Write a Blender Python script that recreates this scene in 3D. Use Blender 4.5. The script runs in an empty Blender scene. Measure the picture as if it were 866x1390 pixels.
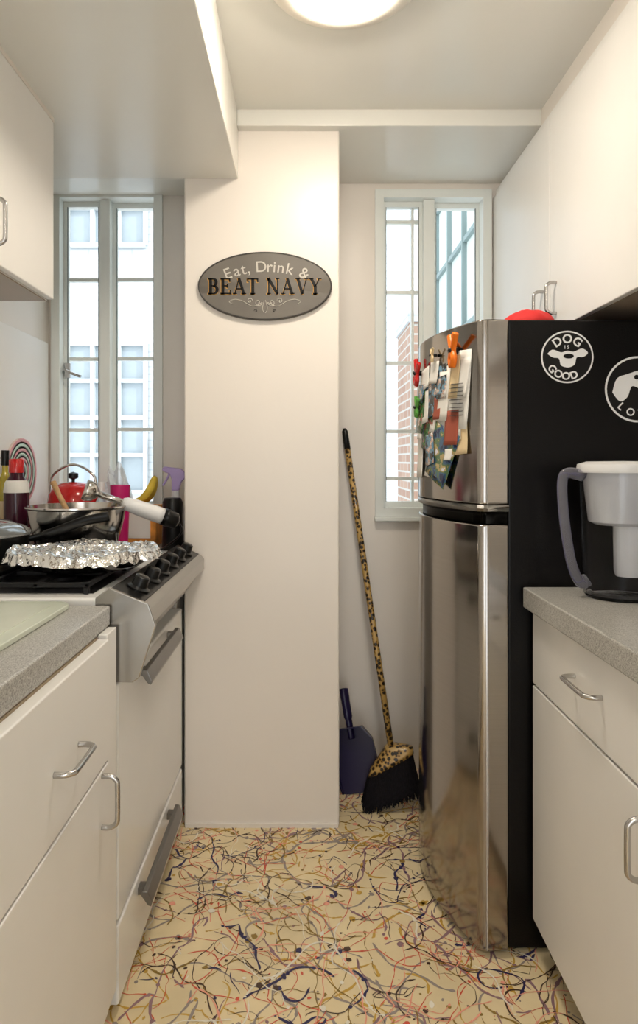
import bpy, bmesh, math, random
from mathutils import Vector, Matrix
random.seed(7)
S = bpy.context.scene
COL = S.collection
S.view_settings.view_transform = 'Standard'

# ------------------------------------------------------------------ materials
def new_mat(name):
    m = bpy.data.materials.new(name); m.use_nodes = True
    nt = m.node_tree
    return m, nt, nt.nodes['Principled BSDF']

def mat(name, col, rough=0.5, metal=0.0, var=0.04, scale=8.0, bump=0.0, bscale=60, trans=0.0, emis=None, estr=0, ior=1.45, coat=0, stretch=None, alpha=1.0, spec=.5):
    m, nt, b = new_mat(name)
    N, L = nt.nodes, nt.links
    tc = N.new('ShaderNodeTexCoord'); mp = N.new('ShaderNodeMapping')
    L.new(tc.outputs['Object'], mp.inputs['Vector'])
    if stretch: mp.inputs['Scale'].default_value = stretch
    nz = N.new('ShaderNodeTexNoise'); nz.inputs['Scale'].default_value = scale; nz.inputs['Detail'].default_value = 4
    L.new(mp.outputs[0], nz.inputs['Vector'])
    r = N.new('ShaderNodeValToRGB')
    a = [max(0, c*(1-var)) for c in col]; c2 = [min(1, c*(1+var)) for c in col]
    r.color_ramp.elements[0].position = .3; r.color_ramp.elements[1].position = .7
    r.color_ramp.elements[0].color = (*a, 1); r.color_ramp.elements[1].color = (*c2, 1)
    L.new(nz.outputs['Fac'], r.inputs['Fac']); L.new(r.outputs['Color'], b.inputs['Base Color'])
    b.inputs['Roughness'].default_value = rough; b.inputs['Metallic'].default_value = metal
    b.inputs['Transmission Weight'].default_value = trans; b.inputs['IOR'].default_value = ior
    b.inputs['Coat Weight'].default_value = coat; b.inputs['Alpha'].default_value = alpha
    b.inputs['Specular IOR Level'].default_value = spec
    if emis:
        b.inputs['Emission Color'].default_value = (*emis, 1); b.inputs['Emission Strength'].default_value = estr
    if bump > 0:
        n2 = N.new('ShaderNodeTexNoise'); n2.inputs['Scale'].default_value = bscale
        L.new(mp.outputs[0], n2.inputs['Vector'])
        bp = N.new('ShaderNodeBump'); bp.inputs['Strength'].default_value = bump; bp.inputs['Distance'].default_value = .01
        L.new(n2.outputs['Fac'], bp.inputs['Height']); L.new(bp.outputs[0], b.inputs['Normal'])
    return m

def ramp_mat(name, tex, scale, stops, rough=.5, metal=0, interp='CONSTANT', bump=0):
    m, nt, b = new_mat(name); N, L = nt.nodes, nt.links
    tc = N.new('ShaderNodeTexCoord')
    if tex == 'noise':
        t = N.new('ShaderNodeTexNoise'); t.inputs['Detail'].default_value = 3; out = t.outputs['Fac']
    else:
        t = N.new('ShaderNodeTexVoronoi'); out = t.outputs['Distance']
    t.inputs['Scale'].default_value = scale
    L.new(tc.outputs['Object'], t.inputs['Vector'])
    r = N.new('ShaderNodeValToRGB'); cr = r.color_ramp; cr.interpolation = interp
    while len(cr.elements) < len(stops): cr.elements.new(.5)
    for e, (p, c) in zip(cr.elements, stops): e.position = p; e.color = (*c, 1)
    L.new(out, r.inputs['Fac']); L.new(r.outputs['Color'], b.inputs['Base Color'])
    b.inputs['Roughness'].default_value = rough; b.inputs['Metallic'].default_value = metal
    return m

def brick_mat(name, c1, c2, mortar, scale=1.0):
    m, nt, b = new_mat(name); N, L = nt.nodes, nt.links
    tc = N.new('ShaderNodeTexCoord'); sep = N.new('ShaderNodeSeparateXYZ'); add = N.new('ShaderNodeMath'); add.operation = 'ADD'
    cmb = N.new('ShaderNodeCombineXYZ')
    L.new(tc.outputs['Object'], sep.inputs[0]); L.new(sep.outputs['X'], add.inputs[0]); L.new(sep.outputs['Y'], add.inputs[1])
    L.new(add.outputs[0], cmb.inputs['X']); L.new(sep.outputs['Z'], cmb.inputs['Y'])
    bt = N.new('ShaderNodeTexBrick'); bt.inputs['Scale'].default_value = scale
    bt.inputs['Color1'].default_value = (*c1, 1); bt.inputs['Color2'].default_value = (*c2, 1); bt.inputs['Mortar'].default_value = (*mortar, 1)
    bt.inputs['Brick Width'].default_value = .22; bt.inputs['Row Height'].default_value = .075; bt.inputs['Mortar Size'].default_value = .008
    L.new(cmb.outputs[0], bt.inputs['Vector']); L.new(bt.outputs['Color'], b.inputs['Base Color'])
    b.inputs['Roughness'].default_value = .9
    return m

M_wall = mat('wall_paint', (.83, .775, .71), .33, var=.015, scale=3, bump=.06, bscale=25)
M_ceil = mat('ceiling_paint', (.81, .80, .745), .20, var=.01, scale=3, bump=.05, bscale=12)
M_cab = mat('cabinet_white', (.86, .845, .815), .28, var=.01)
M_trim = mat('window_frame_paint', (.80, .83, .80), .35, var=.02)
M_seam = mat('cabinet_seam', (.42, .33, .22), .5)
M_counter = ramp_mat('counter_laminate', 'noise', 420, [(0, (.24, .23, .21)), (.42, (.42, .41, .38)), (.55, (.53, .52, .485)), (.68, (.66, .65, .61))], .3)
M_enamel = mat('white_enamel', (.86, .86, .84), .15, var=.01)
M_chrome = mat('brushed_nickel', (.50, .49, .48), .25, 1.0, var=.04)
M_steel = mat('stainless_steel', (.34, .315, .29), .14, 1.0, var=.03, scale=4, stretch=(1, 1, 60))
M_steelp = mat('polished_steel', (.62, .60, .57), .15, 1.0)
M_panel = mat('control_panel_steel', (.42, .41, .39), .25, 1.0)
M_foil = mat('aluminium_foil', (.88, .88, .87), .15, 1.0, bump=.6, bscale=70)
M_black = mat('black_plastic', (.006, .006, .006), .3, spec=.35)
M_blackm = mat('black_iron', (.009, .009, .010), .45, bump=.2, spec=.35)
M_fridge = mat('black_fridge_side', (.0025, .002, .002), .3, bump=.12, bscale=300, spec=.22)
M_board = mat('cutting_board', (.64, .69, .58), .25)
M_red = mat('red_enamel', (.55, .012, .012), .2, coat=.4)
M_redp = mat('red_cloth', (.55, .02, .02), .8)
M_orange = mat('orange_plastic', (.9, .20, .01), .35)
M_green = mat('green_plastic', (.10, .35, .05), .35)
M_purple = mat('purple_plastic', (.50, .38, .70), .35)
M_navy = mat('navy_plastic', (.012, .008, .045), .3)
M_magenta = mat('magenta_plastic', (.60, .015, .16), .3)
M_yellow = mat('banana_skin', (.72, .52, .05), .5, var=.15)
M_wood = mat('wood', (.55, .33, .15), .5, var=.2, stretch=(1, 1, 8))
M_paper = mat('paper', (.80, .78, .73), .7)
M_cream = mat('cream_paper', (.75, .58, .34), .7)
M_cardr = mat('brown_card', (.35, .08, .045), .6)
M_photo1 = ramp_mat('photo_print_a', 'noise', 35, [(0, (.02, .03, .08)), (.42, (.05, .12, .22)), (.5, (.10, .18, .08)), (.58, (.45, .35, .15)), (.66, (.7, .7, .75))], .2)
M_photo2 = ramp_mat('photo_print_b', 'noise', 45, [(0, (.03, .03, .03)), (.45, (.12, .25, .35)), (.55, (.5, .35, .28)), (.63, (.75, .72, .68))], .2)
M_photo3 = ramp_mat('photo_print_c', 'noise', 45, [(0, (.03, .08, .03)), (.45, (.08, .20, .06)), (.55, (.35, .10, .08)), (.63, (.75, .72, .68))], .2)
M_leop = ramp_mat('leopard_print', 'voronoi', 75, [(0, (.012, .008, .005)), (.44, (.28, .15, .035)), (.54, (.50, .32, .10))], .3)
M_brist = mat('black_bristles', (.006, .005, .007), .8, var=.5, scale=300, stretch=(1, 1, .05), bump=.6, bscale=200, spec=.2)
M_sign = mat('sign_grey', (.155, .14, .12), .45, var=.08)
M_signrim = mat('sign_rim', (.05, .045, .04), .4)
M_letterw = mat('letter_cream', (.55, .52, .46), .5)
M_gold = mat('letter_gold', (.62, .33, .06), .4)
M_ink = mat('letter_black', (.006, .005, .005), .4, spec=.3)
M_white = mat('sticker_white', (.85, .85, .85), .5)
M_whitep = mat('white_plastic', (.82, .82, .82), .3)
M_resv = mat('pitcher_white', (.84, .84, .86), .2, trans=.25)
M_clear = mat('clear_plastic', (.95, .96, 1.0), .03, trans=1.0, ior=1.15)
M_handle = mat('pitcher_handle_plastic', (.72, .71, .80), .06, trans=.85, ior=1.15)
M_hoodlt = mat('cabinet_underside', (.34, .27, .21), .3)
M_dark = mat('dark_gap', (.02, .018, .016), .7)
M_sauce = mat('dark_sauce', (.04, .005, .015), .15)
M_oil = mat('oil', (.45, .36, .03), .1, coat=.5)
M_pink = mat('pink_rubber', (.74, .36, .38), .5)
M_mint = mat('mint_rubber', (.52, .68, .58), .5)
M_bag = mat('thin_bag', (.80, .85, .90), .3, bump=.6, bscale=30, alpha=.5)
M_box = mat('tea_box_card', (.75, .30, .05), .6, var=.3, scale=20)
M_lamp = mat('lamp_diffuser', (1, .97, .9), .4, emis=(1.0, .89, .75), estr=74)
M_lamprim = mat('lamp_rim', (.86, .80, .70), .3)
M_floor = mat('floor_cream', (.82, .68, .42), .3, var=.10, scale=5, bump=.04, bscale=15)
M_facade = brick_mat('white_facade', (.50, .54, .565), (.47, .51, .535), (.40, .44, .465))
M_brick = brick_mat('red_brick', (.30, .19, .14), (.35, .24, .18), (.42, .41, .38))

# ------------------------------------------------------------------ geometry helpers
def empty(name, loc=(0, 0, 0)):
    e = bpy.data.objects.new(name, None); e.empty_display_size = .05; e.location = loc; COL.objects.link(e); return e

def adopt(o, p):
    if p is not None:
        o.parent = p; o.matrix_parent_inverse = Matrix.Translation(-Vector(p.location))
    return o

def mk(name, verts, faces, m, smooth=False, parent=None, bevel=0, fix=True):
    me = bpy.data.meshes.new(name); me.from_pydata([tuple(v) for v in verts], [], faces); me.update()
    if fix:
        bm = bmesh.new(); bm.from_mesh(me); bmesh.ops.recalc_face_normals(bm, faces=bm.faces); bm.to_mesh(me); bm.free()
    me.materials.append(m)
    if smooth:
        for p in me.polygons: p.use_smooth = True
    o = bpy.data.objects.new(name, me); COL.objects.link(o)
    if bevel > 0:
        md = o.modifiers.new('bevel', 'BEVEL'); md.width = bevel; md.segments = 3; md.limit_method = 'ANGLE'
    return adopt(o, parent)

def boxgeo(x0, x1, y0, y1, z0, z1):
    v = [(x0, y0, z0), (x1, y0, z0), (x1, y1, z0), (x0, y1, z0), (x0, y0, z1), (x1, y0, z1), (x1, y1, z1), (x0, y1, z1)]
    f = [(0, 3, 2, 1), (4, 5, 6, 7), (0, 1, 5, 4), (1, 2, 6, 5), (2, 3, 7, 6), (3, 0, 4, 7)]
    return v, f

def box(name, x0, x1, y0, y1, z0, z1, m, parent=None, bevel=0.0):
    v, f = boxgeo(x0, x1, y0, y1, z0, z1)
    return mk(name, v, f, m, parent=parent, bevel=bevel)

def boxes(name, lst, m, parent=None, bevel=0.0):
    V, F = [], []
    for b in lst:
        v, f = boxgeo(*b); n = len(V); V += v; F += [tuple(i+n for i in q) for q in f]
    return mk(name, V, F, m, parent=parent, bevel=bevel)

def lathe(name, prof, c, m, seg=48, sx=1, sy=1, parent=None, smooth=True, M=None):
    V, F = [], []
    n = len(prof)
    for (r, z) in prof:
        for i in range(seg):
            a = 2*math.pi*i/seg
            V.append(Vector((r*sx*math.cos(a), r*sy*math.sin(a), z)))
    for j in range(n-1):
        for i in range(seg):
            k = (i+1) % seg
            F.append((j*seg+i, j*seg+k, (j+1)*seg+k, (j+1)*seg+i))
    if prof[0][0] > 1e-4: F.append(tuple(range(seg))[::-1])
    if prof[-1][0] > 1e-4: F.append(tuple((n-1)*seg+i for i in range(seg)))
    if M is not None: V = [M @ v for v in V]
    V = [v+Vector(c) for v in V]
    o = mk(name, V, F, m, smooth=smooth, parent=parent)
    md = o.modifiers.new('es', 'EDGE_SPLIT'); md.split_angle = math.radians(40)
    return o

def tube(name, pts, r, m, parent=None, seg=10, cyclic=False, flat=1.0, smooth=True):
    pts = [Vector(p) for p in pts]; n = len(pts)
    rs = r if isinstance(r, (list, tuple)) else [r]*n
    V, F = [], []
    up = None
    for i, p in enumerate(pts):
        if cyclic: t = pts[(i+1) % n]-pts[i-1]
        else: t = pts[min(i+1, n-1)]-pts[max(i-1, 0)]
        t.normalize()
        if up is None:
            up = t.orthogonal().normalized()
        up = (up - t*up.dot(t))
        if up.length < 1e-6: up = t.orthogonal()
        up.normalize(); side = t.cross(up)
        for k in range(seg):
            a = 2*math.pi*k/seg
            V.append(p + up*math.cos(a)*rs[i] + side*math.sin(a)*rs[i]*flat)
    for i in range(n if cyclic else n-1):
        j = (i+1) % n
        for k in range(seg):
            l = (k+1) % seg
            F.append((i*seg+k, i*seg+l, j*seg+l, j*seg+k))
    if not cyclic:
        F.append(tuple(range(seg))[::-1]); F.append(tuple((n-1)*seg+k for k in range(seg)))
    return mk(name, V, F, m, smooth=smooth, parent=parent)

def smoothpath(pts, n=8):
    pts = [Vector(p) for p in pts]; out = []
    P = [pts[0]]+pts+[pts[-1]]
    for i in range(1, len(P)-2):
        for k in range(n):
            t = k/n; a, b, c, d = P[i-1], P[i], P[i+1], P[i+2]
            out.append(.5*((2*b)+(c-a)*t+(2*a-5*b+4*c-d)*t*t+(3*b-a-3*c+d)*t**3))
    out.append(pts[-1]); return out

def prism_y(name, prof, y0, y1, m, parent=None, bevel=0, smooth=False):
    n = len(prof)
    V = [(x, y0, z) for x, z in prof]+[(x, y1, z) for x, z in prof]
    F = [tuple(range(n))[::-1], tuple(range(n, 2*n))]+[(i, (i+1) % n, n+(i+1) % n, n+i) for i in range(n)]
    return mk(name, V, F, m, parent=parent, bevel=bevel, smooth=smooth)

def prism_z(name, prof, z0, z1, m, parent=None, bevel=0):
    n = len(prof)
    V = [(x, y, z0) for x, y in prof]+[(x, y, z1) for x, y in prof]
    F = [tuple(range(n))[::-1], tuple(range(n, 2*n))]+[(i, (i+1) % n, n+(i+1) % n, n+i) for i in range(n)]
    return mk(name, V, F, m, parent=parent, bevel=bevel)

def pull(name, c, axis, length, out, m, parent, r=.005):
    c, a, o = Vector(c), Vector(axis), Vector(out)
    h = length/2
    p = [c-a*h, c-a*h+o*.55, c-a*(h-.008)+o*.95, c-a*(h-.022)+o*1.02, c+a*(h-.022)+o*1.02, c+a*(h-.008)+o*.95, c+a*h+o*.55, c+a*h]
    return tube(name, smoothpath(p, 5), r, m, parent)

# ------------------------------------------------------------------ room
XL, XR, YB = -1.02, 1.14, 2.53
Y0 = -1.6
floor = box('floor', XL-.15, XR+.15, Y0-.15, YB+.15, -.08, 0, M_floor)
wt, wb = 2.28, 1.01
LW = (-.993, -.578); RW = (.286, .722)
boxes('wall_back', [
    (XL-.15, XR+.15, YB, YB+.16, 0, wb), (XL-.15, XR+.15, YB, YB+.16, wt, 2.55),
    (XL-.15, LW[0], YB, YB+.16, wb, wt), (LW[1], RW[0], YB, YB+.16, wb, wt), (RW[1], XR+.15, YB, YB+.16, wb, wt)], M_wall)
box('wall_left', XL-.15, XL, Y0, YB, 0, 2.55, M_wall)
box('wall_right', XR, XR+.15, Y0, YB, 0, 2.55, M_wall)
boxes('wall_rear_added', [(XL-.15, -.45, Y0-.15, Y0, 0, 2.55), (.60, XR+.15, Y0-.15, Y0, 0, 2.55), (-.45, .60, Y0-.15, Y0, 2.10, 2.55)], M_wall)  # unseen, added behind the camera to cut the opening's reflection on the fridge
box('wall_column', -.405, .112, 2.126, YB, 0, 2.33, M_wall, bevel=.006)
boxes('ceiling', [(XL-.15, XR+.15, Y0-.15, YB+.15, 2.37, 2.55)], M_ceil)
box('ceiling_beam', -.225, .78, 2.09, YB, 2.317, 2.372, M_ceil, bevel=.003)
boxes('ceiling_soffit', [(XL, -.225, Y0, 2.126, 2.158, 2.372), (XL, -.405, 2.126, YB, 2.268, 2.372)], M_ceil, bevel=.004)
box('ceiling_bulkhead', .772, XR, Y0, YB, 2.29, 2.372, M_wall)
box('baseboard_column', -.40, .108, 2.118, 2.126, 0, .012, M_wall)
boxes('trim_soffit', [(-.700, -.690, -.2, 1.75, 2.146, 2.158)], M_wall)
box('trim_backsplash', XL, XL+.012, 0, 2.50, .92, 1.68, M_cab, bevel=.003)

# floor paint (thin ribbons and drops of dried paint lying on the floor)
def blob(V, F, x, y, r, z):
    b = len(V); el = random.uniform(.6, 1); ro = random.uniform(0, 3.1)
    for k in range(10):
        t = 2*math.pi*k/10; rr = r*random.uniform(.75, 1.25)
        u, v = rr*math.cos(t), rr*el*math.sin(t)
        V.append((x+u*math.cos(ro)-v*math.sin(ro), y+u*math.sin(ro)+v*math.cos(ro), z))
    F.append(tuple(range(b, b+10)))
def paint(nm, m, count, zoff, wmin, wmax, curl, drops):
    V, F = [], []
    for q in range(count):
        x, y = random.uniform(-.55, .75), random.uniform(.3, 2.5)
        a = random.uniform(0, 2*math.pi); da = random.uniform(-.08, .08)
        w = random.uniform(wmin, wmax); z = zoff+q*2e-7
        n = random.randint(5, 40); prev = None; ph = random.uniform(0, 6)
        for i in range(n):
            ww = w*(.45+.8*abs(math.sin(i*.3+ph))+(.9 if (i*7+q) % 17 == 0 else 0))*(.35 if i in (0, n-1) else 1)
            nx, ny = -math.sin(a), math.cos(a)
            V += [(x+nx*ww, y+ny*ww, z), (x-nx*ww, y-ny*ww, z)]
            if prev is not None: F.append((prev, prev+1, len(V)-1, len(V)-2))
            prev = len(V)-2
            st = random.uniform(.005, .009)
            x += math.cos(a)*st; y += math.sin(a)*st
            da = da*.6+random.uniform(-curl, curl); a += da
            if random.random() < .05: a += random.uniform(-1.7, 1.7)
            if random.random() < .03: blob(V, F, x, y, w*random.uniform(1.5, 3.5), z+1e-7)
        if random.random() < .4: blob(V, F, x, y, random.uniform(.002, .006), z+1e-7)
    for q in range(drops):
        blob(V, F, random.uniform(-.5, .7), random.uniform(.4, 2.5), random.choice((.0015, .002, .003, .005, .009)), zoff+1e-4*random.random())
    V = [(min(max(v[0], -1.0), 1.1), min(v[1], 2.525), v[2]) for v in V]
    return mk(nm, V, F, m, parent=floor)
pc = [('paint_drips_ochre', (.62, .38, .07), 260, .001, .0032, .18, 160), ('paint_drips_grey', (.33, .28, .25), 260, .0009, .0032, .15, 60),
      ('paint_drips_red', (.72, .11, .06), 330, .0005, .0013, .14, 120), ('paint_drips_mauve', (.32, .19, .21), 180, .0010, .0032, .18, 70),
      ('paint_drips_olive', (.30, .19, .04), 200, .0008, .0022, .22, 90), ('paint_drips_brown', (.075, .04, .025), 380, .0005, .0017, .24, 130),
      ('paint_drips_navy', (.035, .03, .10), 150, .0007, .0028, .2, 100),
      ('paint_drips_pink', (.88, .38, .27), 170, .0006, .0017, .14, 60), ('paint_drips_white', (.85, .80, .68), 100, .0007, .0022, .2, 50)]
for i, (n, c, k, a, b, cu, dr) in enumerate(pc):
    paint(n, mat(n, c, .3), k, .0004+i*.00012, a, b, cu, dr)

# ------------------------------------------------------------------ windows
def window(name, x0, x1, z0, z1, stile, verts_, horiz, latch=None):
    p = empty(name, ((x0+x1)/2, YB, (z0+z1)/2))
    f = .022
    boxes('frame_jambs', [(x0-.012, x0+f, YB-.015, YB+.1, z0-.012, z1+.01), (x1-f, x1+.012, YB-.015, YB+.1, z0-.012, z1+.01)], M_trim, p)
    boxes('frame_rails', [(x0+f, x1-f, YB-.013, YB+.099, z1-f, z1+.01), (x0+f, x1-f, YB-.016, YB+.099, z0-.012, z0+f)], M_trim, p)
    s0, s1 = stile
    boxes('meeting_stile', [(s0, s1, YB+.005, YB+.07, z0+f, z1-f)], M_trim, p, .003)
    sr = .013
    L_ = []; L2 = []; GK = []
    for (a, b, yo) in ((x0+f, s0, .03), (s1, x1-f, .045)):
        L_ += [(a, a+sr, YB+yo, YB+yo+.03, z0+f, z1-f), (b-sr, b, YB+yo, YB+yo+.03, z0+f, z1-f)]
        L2 += [(a+sr, b-sr, YB+yo+.001, YB+yo+.029, z1-f-sr*1.6, z1-f), (a+sr, b-sr, YB+yo+.001, YB+yo+.029, z0+f, z0+f+sr*1.8)]
        GK += [(a+sr, a+sr+.003, YB+yo+.002, YB+yo+.01, z0+f+.02, z1-f-.02), (b-sr-.003, b-sr, YB+yo+.002, YB+yo+.01, z0+f+.02, z1-f-.02)]
    boxes('sash_stiles', L_, M_trim, p); boxes('sash_rails', L2, M_trim, p)
    boxes('gaskets', GK, mat('gasket_grey', (.22, .24, .23), .6), p)
    mb = []
    for (a, b, zz) in horiz: mb.append((a, b, YB+.05, YB+.07, zz-.007, zz+.007))
    if mb: boxes('muntin_bars', mb, M_trim, p)
    mb = []
    for (xx, a, b) in verts_: mb.append((xx-.005, xx+.005, YB+.048, YB+.072, a, b))
    if mb: boxes('muntin_uprights', mb, M_trim, p)
    box('sill', x0-.015, x1+.015, YB-.03, YB+.02, z0-.03, z0-.0125, M_trim, p, .004)
    if latch:
        tube('latch', smoothpath([(latch[0], YB+.03, latch[1]), (latch[0], YB-.01, latch[1]), (latch[0]+.03, YB-.02, latch[1]-.015), (latch[0]+.07, YB-.02, latch[1]-.03)]), .006, M_chrome, p)
        box('latch_plate', latch[0]-.012, latch[0]+.012, YB+.02, YB+.034, latch[1]-.03, latch[1]+.03, M_chrome, p, .003)
    return p
window('window_1', LW[0], LW[1], wb, wt, (-.818, -.778), [], [(-.96, -.83, z) for z in (1.95, 1.63, 1.343)]+[(-.766, -.612, z) for z in (1.952, 1.632, 1.345)], latch=(-.955, 1.58))
window('window_2', RW[0], RW[1], wb, wt, (.468, .512), [(.432, 1.04, 2.24)], [(.32, .456, z) for z in (2.184, 1.90, 1.614, 1.337, 1.147)])

# exterior
fac = empty('building_outside', (0, 6.5, 2))
box('facade', -8, 6, 6.5, 6.9, -6, 9, M_facade, fac)
ow = []; og = []; ov = []
def outwin(x0, x1, z0, z1, nx, nz, y=6.5):
    og.append((x0, x1, y-.02, y-.01, z0, z1))
    for i in range(nx+1):
        xx = x0+(x1-x0)*i/nx; ow.append((xx-.02, xx+.02, y-.07, y-.02, z0, z1))
    for i in range(nz+1):
        zz = z0+(z1-z0)*i/nz; ov.append((x0, x1, y-.065, y-.02, zz-.02, zz+.02))
for zz in (-1.6, .9, 3.4):
    outwin(-2.42, -1.62, zz, zz+1.5, 3, 4); outwin(-4.3, -3.4, zz, zz+1.5, 3, 4); outwin(2.35, 3.1, zz-.3, zz+1.5, 3, 4)
    outwin(-.9, -.1, zz, zz+1.5, 3, 4); outwin(.55, .80, zz, zz+1.5, 1, 4)
boxes('outside_panes', og, mat('outside_pane', (.27, .32, .35), .4), fac)
MM = mat('outside_muntin', (.50, .54, .56), .5)
boxes('outside_uprights', ow, MM, fac); boxes('outside_bars', ov, MM, fac)
bp = empty('brick_pier_outside', (1, 5, 1))
box('pier', .85, 1.02, 5.2, 5.9, -3, 2.35, M_brick, bp)
box('pier_cap', .83, 1.04, 5.18, 5.92, 2.35, 2.42, M_facade, bp)
sb = empty('side_building', (1.1, 4.3, 2))
box('side_wall', 1.02, 1.25, 3.5, 4.95, -3, 3.4, mat('side_wall_paint', (.52, .60, .58), .7), sb)
MR = mat('rail', (.20, .26, .26), .6)
boxes('side_uprights', [(.99, 1.02, 3.62+i*.42, 3.645+i*.42, .2, 3.2) for i in range(4)], MR, sb)
boxes('side_bars', [(.995, 1.02, 3.5, 4.95, z, z+.03) for z in (.4, .95, 1.5, 2.05, 2.6, 3.1)], MR, sb)

# ------------------------------------------------------------------ ceiling light and added fill fixture
for (lx, ly) in ((.090, 1.48), (.2, -.55)):  # second fixture is added, unseen behind the camera, to brighten the room
    cl = empty('ceiling_light', (lx, ly, 2.36))
    lathe('rim', [(.02, 2.369), (.188, 2.369), (.192, 2.36), (.186, 2.345), (.165, 2.33), (.13, 2.322), (.118, 2.325), (.118, 2.35)], (lx, ly, 0), M_lamprim, parent=cl, seg=64)
    lathe('diffuser', [(.116, 2.34), (.115, 2.322), (.10, 2.306), (.07, 2.295), (.035, 2.289), (.0001, 2.287)], (lx, ly, 0), M_lamp, parent=cl, seg=48)

# ------------------------------------------------------------------ left base cabinets
p = empty('base_cabinet', (-.7, .5, .45))
box('carcass', XL+.002, -.427, -.4, 1.365, .09, .864, M_cab, p)
box('seam_backing', -.427, -.424, -.4, 1.298, .095, .860, M_seam, p)
box('toe_kick', XL+.002, -.48, -.4, 1.365, .001, .09, M_dark, p)
box('stile', -.425, -.405, 1.302, 1.365, .09, .864, M_cab, p, .002)
for i, (a, b) in enumerate(((.72, 1.297), (.13, .715), (-.4, .125))):
    box('drawer_%d' % i, -.424, -.40, a, b, .614, .857, M_cab, p, .003)
    box('door_%d' % i, -.424, -.40, a, b, .10, .609, M_cab, p, .003)
    pull('drawer_pull_%d' % i, (-.40, (a+b)/2+.06, .72), (0, 1, 0), .11, (.03, 0, 0), M_chrome, p)
    pull('door_pull_%d' % i, (-.40, b-.045, .55), (0, 0, 1), .10, (.03, 0, 0), M_chrome, p)
p = empty('countertop', (-.7, .5, .89))
box('slab', XL+.001, -.42, -.4, 1.370, .866, .909, M_counter, p, .004)
p = empty('countertop', (-.7, 2.3, .89))
box('slab', XL+.001, -.42, 2.118, YB-.001, .866, .909, M_counter, p, .004)
box('support_cabinet', XL+.001, -.43, 2.118, YB-.001, .001, .866, M_cab, p)

p = empty('cutting_board', (-.7, 1, .915))
def rrect(x0, x1, y0, y1, r, n=6):
    out = []
    for cx, cy, a0 in ((x1-r, y1-r, 0), (x0+r, y1-r, 90), (x0+r, y0+r, 180), (x1-r, y0+r, 270)):
        for k in range(n+1):
            a = math.radians(a0+90*k/n); out.append((cx+r*math.cos(a), cy+r*math.sin(a)))
    return out
prism_z('board', rrect(-.92, -.495, .78, 1.36, .035), .9095, .920, M_board, p, .002)
prism_z('groove_panel', rrect(-.89, -.525, .81, 1.33, .025), .920, .9212, mat('board_inner', (.70, .75, .64), .2), p)

# ------------------------------------------------------------------ range / stove
rg = empty('gas_range', (-.7, 1.75, .45))
ry0, ry1 = 1.378, 2.112
box('body', XL+.003, -.452, ry0, ry1, .02, .90, M_enamel, rg, .003)
box('cooktop', XL+.003, -.425, ry0, ry1, .895, .922, M_enamel, rg, .006)
box('cooktop_well', XL+.05, -.475, ry0+.05, ry1-.04, .9205, .9235, M_blackm, rg)
prof = [(-.452, .922), (-.425, .942), (-.347, .908), (-.336, .895), (-.336, .862), (-.350, .850), (-.405, .775), (-.452, .745)]
prism_y('control_panel', prof, ry0+.006, ry1, M_panel, rg, .003)
prism_y('side_plate', [(-.455, .922), (-.425, .945), (-.340, .910), (-.324, .862), (-.36, .75), (-.375, .74), (-.455, .742)], ry0-.001, ry0+.010, M_panel, rg, .002)
sl = Vector((.083, 0, -.036)).normalized(); nr = Vector((.036, 0, .083)).normalized()
def slp(t, y, h):
    return Vector((-.425, y, .942))+sl*t+nr*h
V = [slp(.003, ry0+.015, .0012), slp(.078, ry0+.015, .0012), slp(.078, ry1-.006, .0012), slp(.003, ry1-.006, .0012)]
mk('knob_panel', V, [(0, 1, 2, 3)], M_black, parent=rg)
rotm = Vector((0, 0, 1)).rotation_difference(nr).to_matrix()
for i in range(6):
    y = ry0+.085+i*.112
    lathe('knob_%d' % i, [(.027, 0), (.027, .005), (.019, .009), (.017, .030), (.013, .033), (.0001, .033)], slp(.043, y, .001), M_black, 24, parent=rg, M=rotm)
    mk('knob_mark_%d' % i, [slp(.032, y-.0015, .0345), slp(.046, y-.0015, .0345), slp(.046, y+.0015, .0345), slp(.032, y+.0015, .0345)], [(0, 1, 2, 3)], M_chrome, parent=rg)
box('oven_door', -.452, -.408, ry0+.012, ry1-.005, .215, .733, M_enamel, rg, .006)
box('broiler_drawer', -.452, -.408, ry0+.012, ry1-.005, .03, .205, M_enamel, rg, .006)
M_hnd = mat('oven_handle_steel', (.24, .235, .23), .3, 1.0)
def ovenh(nm, y0, y1, z):
    pr = [(-.392, z+.018), (-.380, z+.017), (-.368, z-.010), (-.371, z-.019), (-.379, z-.016), (-.395, z+.007)]
    prism_y(nm, pr, y0, y1, M_hnd, rg, .002)
    boxes(nm+'_posts', [(-.409, -.384, y0+.02, y0+.045, z-.004, z+.013), (-.409, -.384, y1-.045, y1-.02, z-.004, z+.013)], M_hnd, rg)
ovenh('oven_handle', 1.53, 1.92, .70); ovenh('drawer_handle', 1.53, 1.92, .168)
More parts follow.
